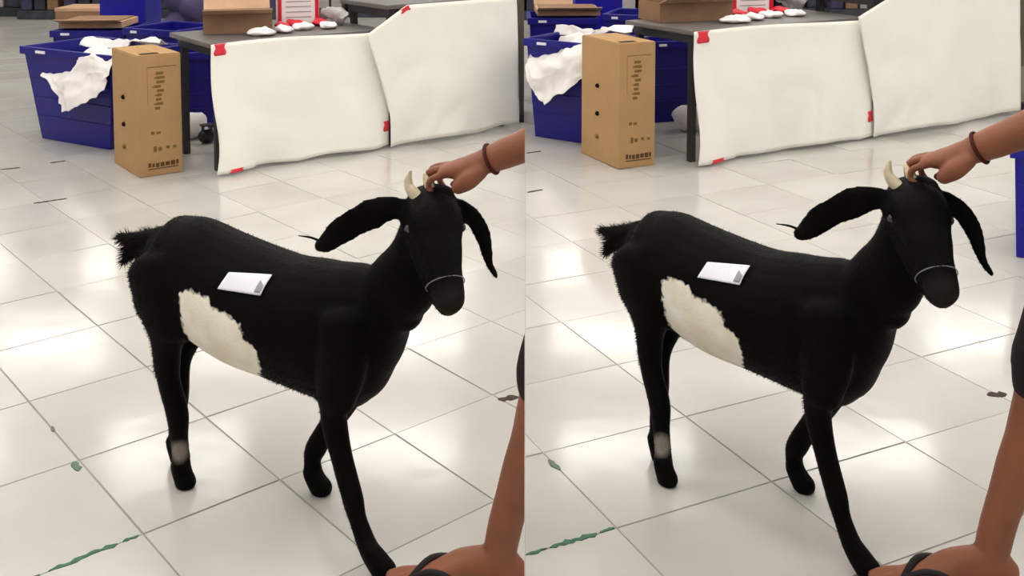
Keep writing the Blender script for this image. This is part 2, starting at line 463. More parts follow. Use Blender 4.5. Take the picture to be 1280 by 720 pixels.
    limb(bm, [B(.535, .103, .39), Lg('fn', .53, .105, .315), Lg('fn', .565, .118, .225), Lg('fn', .605, .134, .15), Lg('fn', .628, .144, .105), Lg('fn', .668, .155, .047), Lg('fn', .70, .16, .02)],
         [(.05, .038), (.035, .03), (.028, .026), (.027, .026), (.022, .022), (.025, .024), (.027, .026)], 16, (1, 0, 0), 4)
    limb(bm, [B(.52, -.08, .54), B(.51, -.09, .43), B(.475, -.09, .34)], [(.08, .045), (.07, .045), (.05, .038)], 16, (1, 0, 0), 4)
    limb(bm, [B(.485, -.09, .36), Lg('ff', .43, -.085, .26), Lg('ff', .375, -.078, .18), Lg('ff', .338, -.07, .115), Lg('ff', .328, -.066, .08), Lg('ff', .34, -.062, .035)],
         [(.046, .036), (.034, .03), (.03, .027), (.031, .028), (.024, .023), (.026, .025)], 16, (1, 0, 0), 4)
    for key in ('fn', 'ff'):
        hv = hooves[key]; h0 = Vector((hv[0], -hv[1], 0))
        limb(bm, [h0 + Vector((-.03, 0, .05)), h0 + Vector((-.008, 0, .026)), h0 + Vector((.006, 0, .012))], [(.024, .024), (.03, .027), (.034, .028)], 14, (1, 0, 0), 2)
    me = fuse(bm, .0065, 9)
    for v in me.vertices:
        if v.co.z < .001: v.co.z = .001
    # colour masks
    poly = [(.050, .565), (.085, .580), (.150, .572), (.175, .545), (.225, .540), (.265, .523), (.275, .49), (.318, .465), (.312, .41), (.270, .352), (.20, .335), (.10, .345), (.045, .42)]
    def sd(x, y):
        ins = False; d = 9
        for i in range(len(poly)):
            (x1, y1), (x2, y2) = poly[i], poly[(i + 1) % len(poly)]
            if (y1 > y) != (y2 > y) and x < (x2 - x1) * (y - y1) / (y2 - y1) + x1: ins = not ins
            t = max(0, min(1, ((x - x1) * (x2 - x1) + (y - y1) * (y2 - y1)) / ((x2 - x1) ** 2 + (y2 - y1) ** 2)))
            d = min(d, math.hypot(x - x1 - t * (x2 - x1), y - y1 - t * (y2 - y1)))
        return d if ins else -d
    inv = rot.inverted()
    at = me.attributes.new('patch', 'FLOAT', 'POINT'); a2 = me.attributes.new('pale', 'FLOAT', 'POINT')
    pc = Lg('rn', .008, .105, .105); mz = B(.887, .15, .695)
    for i, v in enumerate(me.vertices):
        q = pv + inv @ (v.co - pv)
        val = -1.0
        if -q.y > 0.03 and .25 < q.z < .7 and 0 < q.x < .4:
            val = sd(q.x, q.z)
        at.data[i].value = val
        pale = 0.0
        d = (v.co - pc).length
        if d < .036: pale = min(1, 2 * (1 - d / .036)) * .75
        d = (v.co - mz).length
        if d < .05: pale = max(pale, (1 - d / .05) * .10)
        a2.data[i].value = pale
    o = obj('goat', me, GOAT)
    tag(o, 'black goat with a white flank patch, held by the horn', 'goat', 'black goats held by the horn')
    o.location = (loc[0], loc[1], 0); o.rotation_euler = (0, 0, rz)
    # horns
    bm = bmesh.new(); limb(bm, [B(.752, .035, .878), B(.728, .042, .898), B(.714, .045, .922), B(.719, .043, .950)], [.015, .0145, .011, .004], 12, (0, 1, 0), 4)
    obj('horn', bm, HORN, o, True)
    bm = bmesh.new(); limb(bm, [B(.785, .01, .880), B(.758, .014, .905), B(.742, .012, .938)], [.013, .012, .006], 12, (0, 1, 0), 4)
    obj('horn', bm, HORN, o, True)
    # eyes
    for c, ld in ((B(.742, .083, .826), Vector((.3, -.9, .1))), (B(.835, .003, .818), Vector((.8, .3, .1)))):
        bm = bmesh.new(); ball(bm, c, .0125); obj('eye', bm, EYE, o, True)
    # cord round the muzzle
    bm = bmesh.new()
    ax = (B(.885, .142, .70) - B(.825, .085, .79)).normalized(); c = B(.862, .122, .722)
    e1 = ax.cross(Vector((0, 0, 1))).normalized(); e2 = ax.cross(e1)
    ring = [c + e1 * .0455 * math.cos(a) + e2 * .047 * math.sin(a) for a in [2 * math.pi * k / 28 for k in range(29)]]
    limb(bm, ring, [.0014] * 29, 6, (0.3, .2, 1), 1, False)
    obj('muzzle_cord', bm, CORD, o, True)
    # fur tufts: tail, breech, belly edge, hocks
    bm = bmesh.new(); rnd = random.Random(3)
    vs_ = me.vertices
    for i in range(0, len(vs_)):
        v = vs_[i]; q = pv + inv @ (v.co - pv)
        pr_ = .45
        if q.x < -.15 and q.z > .5: pr_ = .9
        elif q.x < -.02 and .2 < q.z < .66: pr_ = .6
        if v.co.z < .05 or rnd.random() > pr_: continue
        if at.data[i].value > -.012: continue
        nrm = v.normal; tail = q.x < -.17 and q.z > .5
        if not tail and (q.z < .30 or q.x > .5): ln = rnd.uniform(.004, .007)
        else: ln = rnd.uniform(.007, .012) * (2.4 if tail else 1)
        back = Vector((-.8, 0, -.5)); d = (nrm * .45 + back * .6 + Vector((rnd.gauss(0, .15), rnd.gauss(0, .15), rnd.gauss(0, .15)))).normalized()
        sd_ = d.cross(nrm)
        if sd_.length < .05: continue
        sd_ = sd_.normalized() * .0013
        p = v.co - nrm * .002
        bm.faces.new([bm.verts.new(p - sd_), bm.verts.new(p + sd_), bm.verts.new(p + d * ln)])
    fo = obj('fur', bm, mat('black_fur', (.002, .0018, .0017, 1), .7, .1), o, kind='stuff')
    # twig of hair caught on the ear tip
    bm = bmesh.new(); limb(bm, [B(.53, .15, .782), B(.505, .155, .789), B(.472, .16, .79)], [.004, .003, .0012], 6, (0, 0, 1), 3)
    obj('ear_strand', bm, mat('black_fur', (.002, .0018, .0017, 1)), o, True)
    # paper label lying on the back (a thing of its own)
    from mathutils.bvhtree import BVHTree
    bvh = BVHTree.FromPolygons([v.co for v in me.vertices], [list(p.vertices) for p in me.polygons])
    cor = [(.180, .596), (.197, .634), (.322, .640), (.315, .598)]
    fwd = Vector((0, 1, 0))
    def onskin(s, z):
        p = B(s, .35, z)
        dirn = (rot @ Vector((0, 1, 0))).normalized()
        h = bvh.ray_cast(p, dirn)
        return (h[0] + h[1] * .0055) if h[0] is not None else B(s, .12, z)
    def f(u, v):
        a = Vector(cor[0]).lerp(Vector(cor[3]), u); b = Vector(cor[1]).lerp(Vector(cor[2]), u)
        c_ = a.lerp(b, v); return onskin(c_[0], c_[1])
    lab = grid_sheet('paper_label', f, 14, 8, PAPER, None, .0012)
    lab.location = o.location; lab.rotation_euler = o.rotation_euler
    tag(lab, 'small white paper label stuck on the black goat\'s back', 'label', 'paper labels on the goats')
    gm = grid_sheet('label_print', lambda u, v: f(.84 + .14 * u, .12 + .6 * v * (1 - .4 * u)) + (f(.5, .5) - B(.28, 0, .55)).normalized() * .0022, 4, 4, PAPERG, lab, .0006)
    return o, B

GL_LOC, GL_RZ = (-.866, 2.868), R(-27)
GR_LOC, GR_RZ = (.486, 3.002), R(-49.5)
gL, BL = goat(GL_LOC, GL_RZ, 0.0, {'rn': (0, .085), 'rf': (-.107, -.004), 'fn': (.709, .161), 'ff': (.358, -.058)}, 0)
gR, BR = goat(GR_LOC, GR_RZ, R(5.24), {'rn': (.105, .175), 'rf': (.01, .095), 'fn': (.690, .117), 'ff': (.375, -.083)}, 0)

# ------------------------------------------------------------------ the people holding them
def person(B, gloc, grz, ankle, knee, toe_x, full):
    M = Matrix.Translation((gloc[0], gloc[1], 0)) @ Matrix.Rotation(grz, 4, 'Z')
    G = lambda s, lat, z: M @ B(s, lat, z)
    V = Vector
    ankle = V(ankle); knee = V(knee)
    bm = bmesh.new()
    # forearm, hand
    wr = G(.899, -.012, .985); el = G(1.135, -.06, 1.093)
    fw = (wr - el).normalized()
    limb(bm, [el, el.lerp(wr, .35), el.lerp(wr, .75), wr], [.044, .045, .037, .032], 18, (0, 0, 1), 4)
    limb(bm, [wr, G(.87, -.01, .972), G(.835, -.008, .960), G(.795, -.006, .953)], [(.030, .033), (.029, .040), (.026, .044), (.017, .042)], 18, (0, 0, 1), 4)
    limb(bm, [G(.895, .015, .965), G(.872, .028, .944), G(.845, .03, .925)], [.020, .023, .018], 14, (0, 0, 1), 4)      # heel of the hand
    for kn, pip, dip, tip, r in ((( .795, -.046, .953), (.757, -.046, .940), (.748, -.044, .914), (.765, -.04, .897), .0092),
                                 (( .790, -.021, .960), (.745, -.020, .947), (.735, -.019, .918), (.752, -.017, .900), .0098),
                                 (( .792, .004, .958), (.750, .006, .944), (.740, .006, .917), (.757, .006, .900), .0094),
                                 (( .803, .027, .948), (.769, .030, .934), (.762, .030, .911), (.778, .028, .900), .0085)):
        limb(bm, [G(*kn), G(*pip), G(*dip), G(*tip)], [r * 1.12, r, r * .93, r * .82], 12, (0, 0, 1), 4)
    limb(bm, [G(.872, -.045, .955), G(.838, -.062, .935), G(.805, -.06, .915), G(.785, -.05, .905)], [.016, .0125, .011, .0095], 12, (0, 0, 1), 4)
    # near lower leg and foot (foot points towards -x)
    heel = V((ankle.x + .035, ankle.y + .008, .05))
    limb(bm, [ankle + V((0, 0, -.02)), ankle.lerp(knee, .2), ankle.lerp(knee, .5) + V((.012, 0, 0)), ankle.lerp(knee, .72) + V((.016, 0, 0)), knee],
         [(.039, .036), (.041, .037), (.054, .05), (.061, .056), (.058, .055)], 18, (1, 0, 0), 4)
    fx = toe_x - ankle.x
    limb(bm, [V((ankle.x + .032, ankle.y, .052)), V((ankle.x, ankle.y, .068)), V((ankle.x + fx * .3, ankle.y - .003, .066)), V((ankle.x + fx * .55, ankle.y - .006, .048)), V((ankle.x + fx * .78, ankle.y - .008, .036))],
         [(.036, .033), (.046, .036), (.043, .038), (.03, .044), (.018, .046)], 18, (0, 0, 1), 4)
    for k, (dy, ln, r) in enumerate(((-.034, 1.0, .0135), (-.013, .99, .0105), (.005, .95, .010), (.021, .90, .0095), (.035, .84, .0088))):
        yy = ankle.y - .008 - dy
        limb(bm, [V((ankle.x + fx * .72, yy, .036)), V((ankle.x + fx * (.72 + (ln - .72) * .6), yy, .034)), V((ankle.x + fx * ln, yy, .026))], [r * 1.05, r, r * .9], 12, (0, 0, 1), 3)
    if full:
        hipn = V((1.40, 2.40, .93)); hipf = V((1.45, 2.60, .93)); kf = V((1.56, 2.60, .50)); af = V((1.70, 2.62, .10))
        limb(bm, [knee, knee.lerp(hipn, .5), hipn], [(.062, .058), (.078, .074), (.09, .085)], 18, (1, 0, 0), 4)
        limb(bm, [af + V((0, 0, -.03)), af.lerp(kf, .55) + V((.015, 0, 0)), kf, kf.lerp(hipf, .5), hipf], [.04, .056, .058, .078, .09], 18, (1, 0, 0), 4)
        limb(bm, [af + V((.03, 0, -.05)), af + V((-.07, 0, -.045)), af + V((-.19, 0, -.075))], [(.036, .034), (.036, .038), (.016, .044)], 16, (0, 0, 1), 4)
        limb(bm, [V((1.42, 2.5, .90)), V((1.43, 2.5, 1.05)), V((1.435, 2.49, 1.22)), V((1.42, 2.49, 1.36)), V((1.39, 2.49, 1.43))],
             [(.115, .165), (.105, .15), (.115, .165), (.10, .17), (.06, .09)], 22, (1, 0, 0), 4)
        limb(bm, [V((1.39, 2.49, 1.42)), V((1.36, 2.49, 1.52))], [.058, .054], 16, (1, 0, 0), 4)
        sh = V((1.42, 2.32, 1.37)); shf = V((1.42, 2.67, 1.37))
        limb(bm, [sh + V((0, .06, .01)), sh, sh.lerp(el, .5), el], [.06, .056, .048, .043], 18, (1, 0, 0), 4)
        elf = V((1.60, 2.74, 1.10)); wf = V((1.72, 2.74, .86))
        limb(bm, [shf + V((0, -.06, .01)), shf, shf.lerp(elf, .5), elf, elf.lerp(wf, .4), wf], [.06, .056, .047, .042, .042, .03], 18, (1, 0, 0), 4)
        limb(bm, [wf, V((1.73, 2.735, .82)), V((1.74, 2.735, .78))], [(.03, .028), (.038, .02), (.036, .016)], 14, (1, 0, 0), 3)
        for k in range(4):
            limb(bm, [V((1.765 - .018 * k, 2.735, .78)), V((1.76 - .02 * k, 2.74, .74)), V((1.765 - .018 * k, 2.75, .705 + .006 * abs(k - 1.4)))], [.0095, .009, .008], 10, (1, 0, 0), 3)
        limb(bm, [V((1.73, 2.72, .83)), V((1.69, 2.71, .79)), V((1.685, 2.71, .755))], [.013, .011, .009], 10, (1, 0, 0), 3)
        # head looking down at the goat
        hc = V((1.31, 2.48, 1.61))
        limb(bm, [hc + V((.03, 0, .06)), hc, hc + V((-.04, 0, -.075))], [(.092, .074), (.096, .076), (.05, .05)], 20, (1, 0, 0), 4)
        limb(bm, [hc + V((-.085, 0, .02)), hc + V((-.112, 0, -.022))], [.010, .016], 12, (0, 1, 0), 2)       # nose
        limb(bm, [hc + V((-.092, -.02, -.058)), hc + V((-.1, 0, -.058)), hc + V((-.092, .02, -.058))], [.007, .009, .007], 10, (0, 0, 1), 2)   # mouth
        for sg in (-1, 1):
            limb(bm, [hc + V((.02, .078 * sg, .02)), hc + V((.022, .084 * sg, -.03))], [(.016, .008), (.012, .008)], 10, (1, 0, 0), 2)
    me = fuse(bm, .0045, 4)
    def cut(me_):
        if full: return me_
        b = bmesh.new(); b.from_mesh(me_)
        bmesh.ops.bisect_plane(b, geom=b.verts[:] + b.edges[:] + b.faces[:], plane_co=(S0 - .002, 0, 0), plane_no=(1, -SK, 0), clear_outer=True)
        es = [e for e in b.edges if e.is_boundary]
        bmesh.ops.holes_fill(b, edges=es, sides=0)
        b.to_mesh(me_); b.free(); return me_
    cut(me)
    for p in me.polygons: p.use_smooth = True
    leg_me = None
    if not full:                      # arm and lower leg are separate where the bay ends
        b = bmesh.new(); b.from_mesh(me); b2 = b.copy()
        bmesh.ops.delete(b, geom=[v for v in b.verts if v.co.z < .75], context='VERTS'); b.to_mesh(me); b.free()
        bmesh.ops.delete(b2, geom=[v for v in b2.verts if v.co.z >= .75], context='VERTS')
        leg_me = bpy.data.meshes.new('lower_leg'); b2.to_mesh(leg_me); b2.free()
        for p in leg_me.polygons: p.use_smooth = True
    o = obj('person', me, SKIN)
    if leg_me: obj('lower_leg', leg_me, SKIN, o)
    tag(o, 'person in dark shorts and flip-flops holding the black goat by its horn', 'person', 'people holding the goats')
    # wrist cord
    bm = bmesh.new(); ax = fw; c = wr - fw * .012
    e1 = ax.cross(V((0, 0, 1))).normalized(); e2 = ax.cross(e1)
    limb(bm, [c + e1 * .0355 * math.cos(a) + e2 * .0355 * math.sin(a) for a in [2 * math.pi * k / 32 for k in range(33)]], [.0042] * 33, 8, (.2, .3, 1), 1, False)
    obj('wrist_cord', bm, BAND, o, True)['label'] = 'dark red cord around the wrist'
    # shorts
    bm = bmesh.new()
    limb(bm, [ankle.lerp(knee, .87) + V((.012, 0, 0)), knee, knee + V((.05, .02, .12))], [(.070, .066), (.073, .070), (.086, .084)], 18, (1, 0, 0), 4)
    if full:
        limb(bm, [knee, knee.lerp(hipn, .5), hipn], [(.08, .076), (.095, .092), (.105, .10)], 18, (1, 0, 0), 4)
        limb(bm, [kf + V((0, 0, -.06)), kf.lerp(hipf, .5), hipf], [.08, .094, .105], 18, (1, 0, 0), 4)
        limb(bm, [V((1.42, 2.5, .88)), V((1.43, 2.5, 1.02))], [(.13, .178), (.12, .165)], 20, (1, 0, 0), 3)
    sme = cut(fuse(bm, .007, 3))
    if len(sme.vertices): obj('shorts', sme, SHORTS, o, True)
    if full:
        bm = bmesh.new()
        limb(bm, [V((1.43, 2.5, .98)), V((1.435, 2.49, 1.12)), V((1.435, 2.49, 1.24)), V((1.42, 2.49, 1.37)), V((1.40, 2.49, 1.43))],
             [(.128, .175), (.12, .165), (.128, .178), (.112, .185), (.068, .10)], 22, (1, 0, 0), 4)
        limb(bm, [sh + V((0, .06, .01)), sh, sh.lerp(el, .5)], [.072, .07, .066], 18, (1, 0, 0), 3)
        limb(bm, [shf + V((0, -.06, .01)), shf, shf.lerp(elf, .5)], [.072, .07, .066], 18, (1, 0, 0), 3)
        obj('shirt', fuse(bm, .008, 4), SHIRT, o, True)
        bm = bmesh.new(); limb(bm, [hc + V((.05, 0, .075)), hc + V((.045, 0, .01)), hc + V((.05, 0, -.03))], [(.075, .076), (.068, .086), (.045, .07)], 18, (1, 0, 0), 4)
        obj('hair', fuse(bm, .007, 3), HAIR, o, True)
        for sg in (-1, 1):
            bm = bmesh.new(); ball(bm, hc + V((-.085, .03 * sg, .012)), .0125); obj('eye', bm, EYE, o, True)
    # flip-flops
    def flipflop(cx, cy, fx_):
        bm = bmesh.new(); n = 28; pts = []
        for k in range(n):
            a = 2 * math.pi * k / n
            px = math.cos(a); wy = .046 if px > 0 else .040
            pts.append((cx + fx_ * .46 + math.copysign(abs(px) ** .75, px) * fx_ * .60, cy - .006 - math.sin(a) * wy))
        if not full: pts = clip2(pts, -1, SK, -S0 + .002)
        poly_slab(bm, pts, .001, .014)
        f_ = obj('sandal', bm, RUBBER, o); f_['label'] = 'black rubber flip-flop'
        for sg in (-1, 1):
            bm = bmesh.new()
            limb(bm, [V((cx + fx_ * .80, cy - .022, .05)), V((cx + fx_ * .62, cy - .010 + sg * .026, .075)), V((cx + fx_ * .40, cy - .006 + sg * .041, .062)), V((cx + fx_ * .26, cy - .004 + sg * .041, .016))],
                 [(.005, .008), (.005, .010), (.005, .010), (.006, .009)], 8, (0, 0, 1), 5)
            obj('strap', bm, RUBBER, f_, True)
    flipflop(ankle.x, ankle.y, fx)
    if full: flipflop(af.x, af.y, -.25)
    return o
pL = person(BL, GL_LOC, GL_RZ, (-.030, 2.34, .11), (.085, 2.34, .55), -.285, False)
pR = person(BR, GR_LOC, GR_RZ, (1.107, 2.34, .11), (1.222, 2.34, .55), .845, True)

# ------------------------------------------------------------------ goods at the back of each bay
def frame_at(origin, yaw):
    return Matrix.Translation((origin[0], origin[1], 0)) @ Matrix.Rotation(yaw, 4, 'Z')

def rumple(p, amp, sc, seed=0):
    q = Vector(p) * sc + Vector((seed, seed * .7, 0))
    return Vector((noise.noise(q), noise.noise(q + Vector((9, 0, 0))), noise.noise(q + Vector((0, 9, 0))))) * amp

def carton(loc, yaw, wx, wy, h):
    t = thing('cardboard_box', 'tall brown cardboard carton standing beside the blue crate', 'box', (loc[0], loc[1], 0), yaw, 'tall cartons beside the crates')
    bm = bmesh.new(); box(bm, 0, wx, 0, wy, .001, h, .006)
    obj('body', bm, CARD, t)
    bm = bmesh.new(); box(bm, .004, wx * .49, .004, wy - .004, h, h + .005, .001); obj('flap', bm, CARD, t)
    bm = bmesh.new(); box(bm, wx * .51, wx - .004, .004, wy - .004, h, h + .005, .001); obj('flap', bm, CARD, t)
    bm = bmesh.new(); box(bm, wx * .12, wx * .55, .03, .075, h + .0045, h + .0062); obj('handle_slot', bm, HOLE, t)
    # three dark holes on the long side (x = 0)
    for zz in (.62, .39, .20):
        bm = bmesh.new(); limb(bm, [(-.0025, wy * .55, h * zz), (.004, wy * .55, h * zz)], [(.014, .018), (.014, .018)], 12, (0, 0, 1), 1)
        obj('punch_hole', bm, HOLE if zz > .3 else CARDP, t)
    # printing on the narrow side (y = 0)
    def pr_(x0, x1, z0, z1, m):
        bm = bmesh.new(); box(bm, wx * x0, wx * x1, -.0012, .003, h * z0, h * z1); obj('print', bm, m, t)
    pr_(.22, .90, .900, .906, CARDP); pr_(.22, .225, .60, .90, CARDP)
    rr = random.Random(5)
    zz = .86
    for k in range(9):                     # column of blurred characters
        a = rr.uniform(.38, .44); pr_(a, a + rr.uniform(.10, .20), zz - .022, zz, CARDP)
        if k % 2: pr_(a - .05, a, zz - .018, zz - .006, CARDP)
        zz -= .036
    for x0, x1, z0, z1 in ((.28, .36, .345, .37), (.40, .50, .345, .365), (.33, .40, .20, .245), (.44, .52, .205, .235), (.62, .70, .215, .24), (.78, .86, .215, .235)):
        pr_(x0, x1, z0, z1, CARDP)
    x = .2
    while x < .88:
        ww = rr.uniform(.05, .10); pr_(x, min(x + ww, .9), .07 + rr.uniform(0, .006), .105 + rr.uniform(0, .01), CARDD); x += ww + .025
    pr_(.2, .9, .055, .063, CARDD)
    return t

def crate(name, label, group, loc, yaw, wx, wy, h, z0=0.0, taper=.06, m=BLUE, ribs=True):
    """open tapered plastic crate; origin = near-left bottom corner, x along the front"""
    t = thing(name, label, 'crate', (loc[0], loc[1], z0), yaw, group)
    def shell(d, zb):
        return [(d, d, zb), (wx - d, d, zb), (wx - d, wy - d, zb), (d, wy - d, zb)], [(-taper + d, -taper * .5 + d, h), (wx + taper - d, -taper * .5 + d, h), (wx + taper - d, wy + taper * .5 - d, h), (-taper + d, wy + taper * .5 - d, h)]
    bm = bmesh.new()
    ob, ot = shell(0, .002); ib, it = shell(.012, .016)
    OB, OT, IB, IT = [[bm.verts.new(p) for p in q] for q in (ob, ot, ib, it)]
    for k in range(4):
        j = (k + 1) % 4
        bm.faces.new((OB[k], OB[j], OT[j], OT[k])); bm.faces.new((IB[j], IB[k], IT[k], IT[j])); bm.faces.new((OT[k], OT[j], IT[j], IT[k]))
    bm.faces.new(OB[::-1]); bm.faces.new(IB)
    obj('body', bm, m, t)
    bm = bmesh.new(); T = taper
    for a in ((-T - .018, wx + T + .018, -T * .5 - .018, -T * .5 + .004), (-T - .018, wx + T + .018, wy + T * .5 - .004, wy + T * .5 + .018),
              (-T - .018, -T + .004, -T * .5, wy + T * .5), (wx + T - .004, wx + T + .018, -T * .5, wy + T * .5)):
        box(bm, *a, h - .045, h + .006, .004)
    obj('rim', bm, m, t)
    if ribs:
        for k in range(3):
            zz = h * (.25 + .2 * k); f_ = zz / h
            bm = bmesh.new(); box(bm, -T * f_ + .01, wx + T * f_ - .01, -T * .5 * f_ - .006, -T * .5 * f_ + .006, zz, zz + .012, .002)
            obj('rib', bm, m, t)
        bm = bmesh.new(); box(bm, wx * .08, wx * .22, -T * .5 - .024, -T * .5 - .012, h - .03, h - .012, .002); obj('card_holder', bm, PACKW, t)
    return t

def sheet(name, label, cat, group, rows, m, amp, seed, nu=30, nv=24, thick=.004):
    """crumpled sheet lofted through rows of control points (world)"""
    def lerp_row(row, u):
        x = u * (len(row) - 1); i = min(int(x), len(row) - 2); f_ = x - i; f_ = f_ * f_ * (3 - 2 * f_)
        return Vector(row[i]).lerp(Vector(row[i + 1]), f_)
    def fn(u, v):
        y = v * (len(rows) - 1); j = min(int(y), len(rows) - 2); f_ = y - j; f_ = f_ * f_ * (3 - 2 * f_)
        p = lerp_row(rows[j], u).lerp(lerp_row(rows[j + 1], u), f_)
        return p + rumple(p, amp, 7, seed) + rumple(p, amp * .4, 19, seed + 3)
    o = grid_sheet(name, fn, nu, nv, m, None, thick)
    return tag(o, label, cat, group)

def table(origin, yaw, ln, dp, h, label, group):
    t = thing('table', label, 'table', (origin[0], origin[1], 0), yaw, group)
    boxo('tabletop', 0, ln, .012, dp, h - .03, h, TABLE, t, .008)
    boxo('apron', .04, ln - .04, .04, dp - .04, h - .085, h - .03, STEEL, t, .003)
    for x in (.05, ln - .09):
        for y in (.06, dp - .09): boxo('leg', x, x + .04, y, y + .04, .001, h - .08, STEEL, t, .004)
    return t

def cloth(origin, yaw, ln, h, lab, seed, top_fn, left_fn, tapes, hem_fn, sag=.0):
    M = frame_at(origin, yaw)
    def fn(u, v):                # v=0 hem, v=1 top
        x0 = left_fn(v); x = x0 + (ln - x0) * u
        z = hem_fn(u) + (top_fn(x / ln) - hem_fn(u)) * v
        y = -.012 - .05 * (1 - v) * (.6 + .4 * math.sin(u * 9 + seed)) * (1 - v * .3) - .012 * math.sin(x * 13 + seed + 2 * v) * (1 - v)
        p = Vector((x, y, z)); p.y -= abs(noise.noise(Vector((x * 3, z * 3, seed)))) * .03 * (1 - v * .7)
        return M @ p
    o = grid_sheet('table_cloth', fn, 60, 30, CLOTH, None, .003)
    tag(o, lab[0], 'cloth', lab[1])
    for (u, v, du, dv) in tapes:
        def tf(a, b): 
            uu = max(0, min(1, u + du * (a - .5) * (1 + .2 * math.sin(7 * b)))); vv = max(0, min(1, v + dv * (b - .5)))
            p = fn(uu, vv); n = M.to_3x3() @ Vector((0, -1, 0)); return p + n * .006
        tp = grid_sheet('tape', tf, 5, 5, REDTAPE, o, .0015)
    return o

def bay(D):
    L = D['left']
    z1, z2 = D['z1'], D['z2']
    carton(D['box'], D['box_yaw'], .255, .46, D['box_h'])
    # front crate with draped bag
    c = D['crate1']
    crate('plastic_crate', 'large open blue crate with a white bag draped over it', 'large draped blue crates', c[0], c[1], c[2], .48, c[3], taper=c[4])
    S = D['k']
    sheet('plastic_bag', 'white plastic bag draped over the rim of the blue crate', 'bag', 'white bags draped on crates', D['drape'], BAG, .04, 2, 44, 36)
    sheet('plastic_bag', 'white plastic bag bunched behind the top of the tall carton', 'bag', 'white bags behind the cartons', D['bag2'], BAG, .03, 5, 24, 12)
    # crates behind
    c = D['crate2']
    crate('plastic_crate', 'blue crate with a flattened tan carton lying on it', 'blue crates under tan cartons', c[0], c[1], c[2], .5, c[3], taper=.03)
    M = D['card_at']
    t = thing('cardboard_box', 'flattened tan carton lying across the blue crate', 'box', M[0], M[1], 'tan cartons on the crates')
    boxo('body', 0, M[2], 0, .40, 0, .05, TAN, t, .006)
    bm = bmesh.new(); box(bm, 0.0, M[2], -.14, .0, .042, .050, .002, Matrix.Rotation(R(-14), 4, 'X')); obj('flap', bm, TAN, t)
    bm = bmesh.new(); box(bm, .02, M[2] * .96, .06, .36, .052, .06, .002); obj('flap', bm, BROWN, t)
    c = D['crate3']
    crate('plastic_crate', 'blue crate between the tan carton and the grey table', 'blue crates next to the grey tables', c[0], c[1], c[2], .45, c[3], taper=.03)
    # upright bright blue bin
    b = D['bin']
    t = thing('storage_bin', 'tall bright blue bin standing behind the crates', 'bin', (b[0][0], b[0][1], 0), b[1], 'bright blue bins')
    boxo('body', 0, b[2], 0, .42, .001, b[3] - .06, BLUE2, t, .02)
    boxo('lid', -.015, b[2] + .015, -.015, .435, b[3] - .06, b[3], BLUE2, t, .015)
    boxo('handle', b[2] * .3, b[2] * .7, -.04, -.01, b[3] - .14, b[3] - .11, BLUE2, t, .006)
    # purple bundle beside the bin
    b = D['bundle']
    bm = bmesh.new()
    rr = random.Random(4)
    for k in range(6): limb(bm, [Vector((rr.uniform(-.14, .14), rr.uniform(-.1, .1), .05 + .15 * k)), Vector((rr.uniform(-.14, .14), rr.uniform(-.1, .1), .12 + .15 * k))], [.15, .13], 14, (1, 0, 0), 2)
    me = fuse(bm, .02, 3); o = obj('cloth_bundle', me, PURPLE, None, True); o.location = (b[0], b[1], 0)
    for v in me.vertices: v.co.z = max(v.co.z, .002)
    tag(o, 'tall dark violet fabric bundle behind the grey table', 'bundle', 'dark violet bundles')
    # table one with its cloth
    o1, y1, l1 = D['t1']
    table(o1, y1, l1, .68, z1, 'grey table with a white cloth taped along its front', 'grey tables with taped cloths')
    cloth(o1, y1, l1, z1, ('low white cloth taped on the front of the grey table', 'low white table cloths'), 1.0,
          lambda x: z1 - .004 + .01 * math.sin(5 * x), lambda v: .0 + .03 * (1 - v) * math.sin(v * 6), [(.045, .955, .055, .09), (.10, .012, .07, .03), (.988, .17, .05, .09)],
          lambda u: .012 + .014 * abs(math.sin(u * 7)) * (1 if u > .2 else .3))
    o2, y2, l2 = D['t2']
    table(o2, y2, l2, .6, z2, 'high table hidden behind the taller white cloth', 'high tables behind cloths')
    cloth((o2[0], o2[1]), y2, l2, z2, ('taller white cloth hanging from the high table', 'taller white table cloths'), 4.0,
          lambda x: z2 - .004 - .078 * max(0, 1 - x / .13), lambda v: -.17 * max(0, v - .25) / .75, [(.235, .98, .05, .035)],
          lambda u: .014 + .02 * abs(math.sin(u * 5)))
    # goods on table one
    F = frame_at(o1, y1)
    def onT(x, y): p = F @ Vector((x, y, 0)); return p
    k = D['kx']
    p = onT(*D['tbox'][0])
    t = thing('cardboard_box', 'low open brown carton sitting on the grey table', 'box', (p.x, p.y, z1 + .001), D['tbox'][1], 'open cartons on the tables')
    wx, wy, hh = D['tbox'][2], .30, .125
    bm = bmesh.new(); box(bm, 0, wx, 0, .006, 0, hh); box(bm, 0, wx, wy - .006, wy, 0, hh); box(bm, 0, .006, .006, wy - .006, 0, hh); box(bm, wx - .006, wx, .006, wy - .006, 0, hh); box(bm, .006, wx - .006, .006, wy - .006, 0, .006)
    obj('body', bm, BROWN, t)
    bm = bmesh.new(); box(bm, 0, wx, -.10, 0, -.003, .003, .001, Matrix.Translation((0, 0, hh)) @ Matrix.Rotation(R(-20), 4, 'X')); obj('flap', bm, TAN, t)
    bm = bmesh.new(); box(bm, 0, wx, 0, .13, -.003, .003, .001, Matrix.Translation((0, wy, hh)) @ Matrix.Rotation(R(35), 4, 'X')); obj('flap', bm, TAN, t)
    # striped pack standing on the table
    p = onT(*D['pack'][0])
    t = thing('product_pack', 'white pack with red borders and grey print standing on the table', 'pack', (p.x, p.y, z1 + .001), D['pack'][1], 'white packs with red borders')
    pw, ph = D['pack'][2], .21
    bm = bmesh.new(); box(bm, 0, pw, 0, .09, 0, ph, .012); obj('body', bm, PACKW, t)
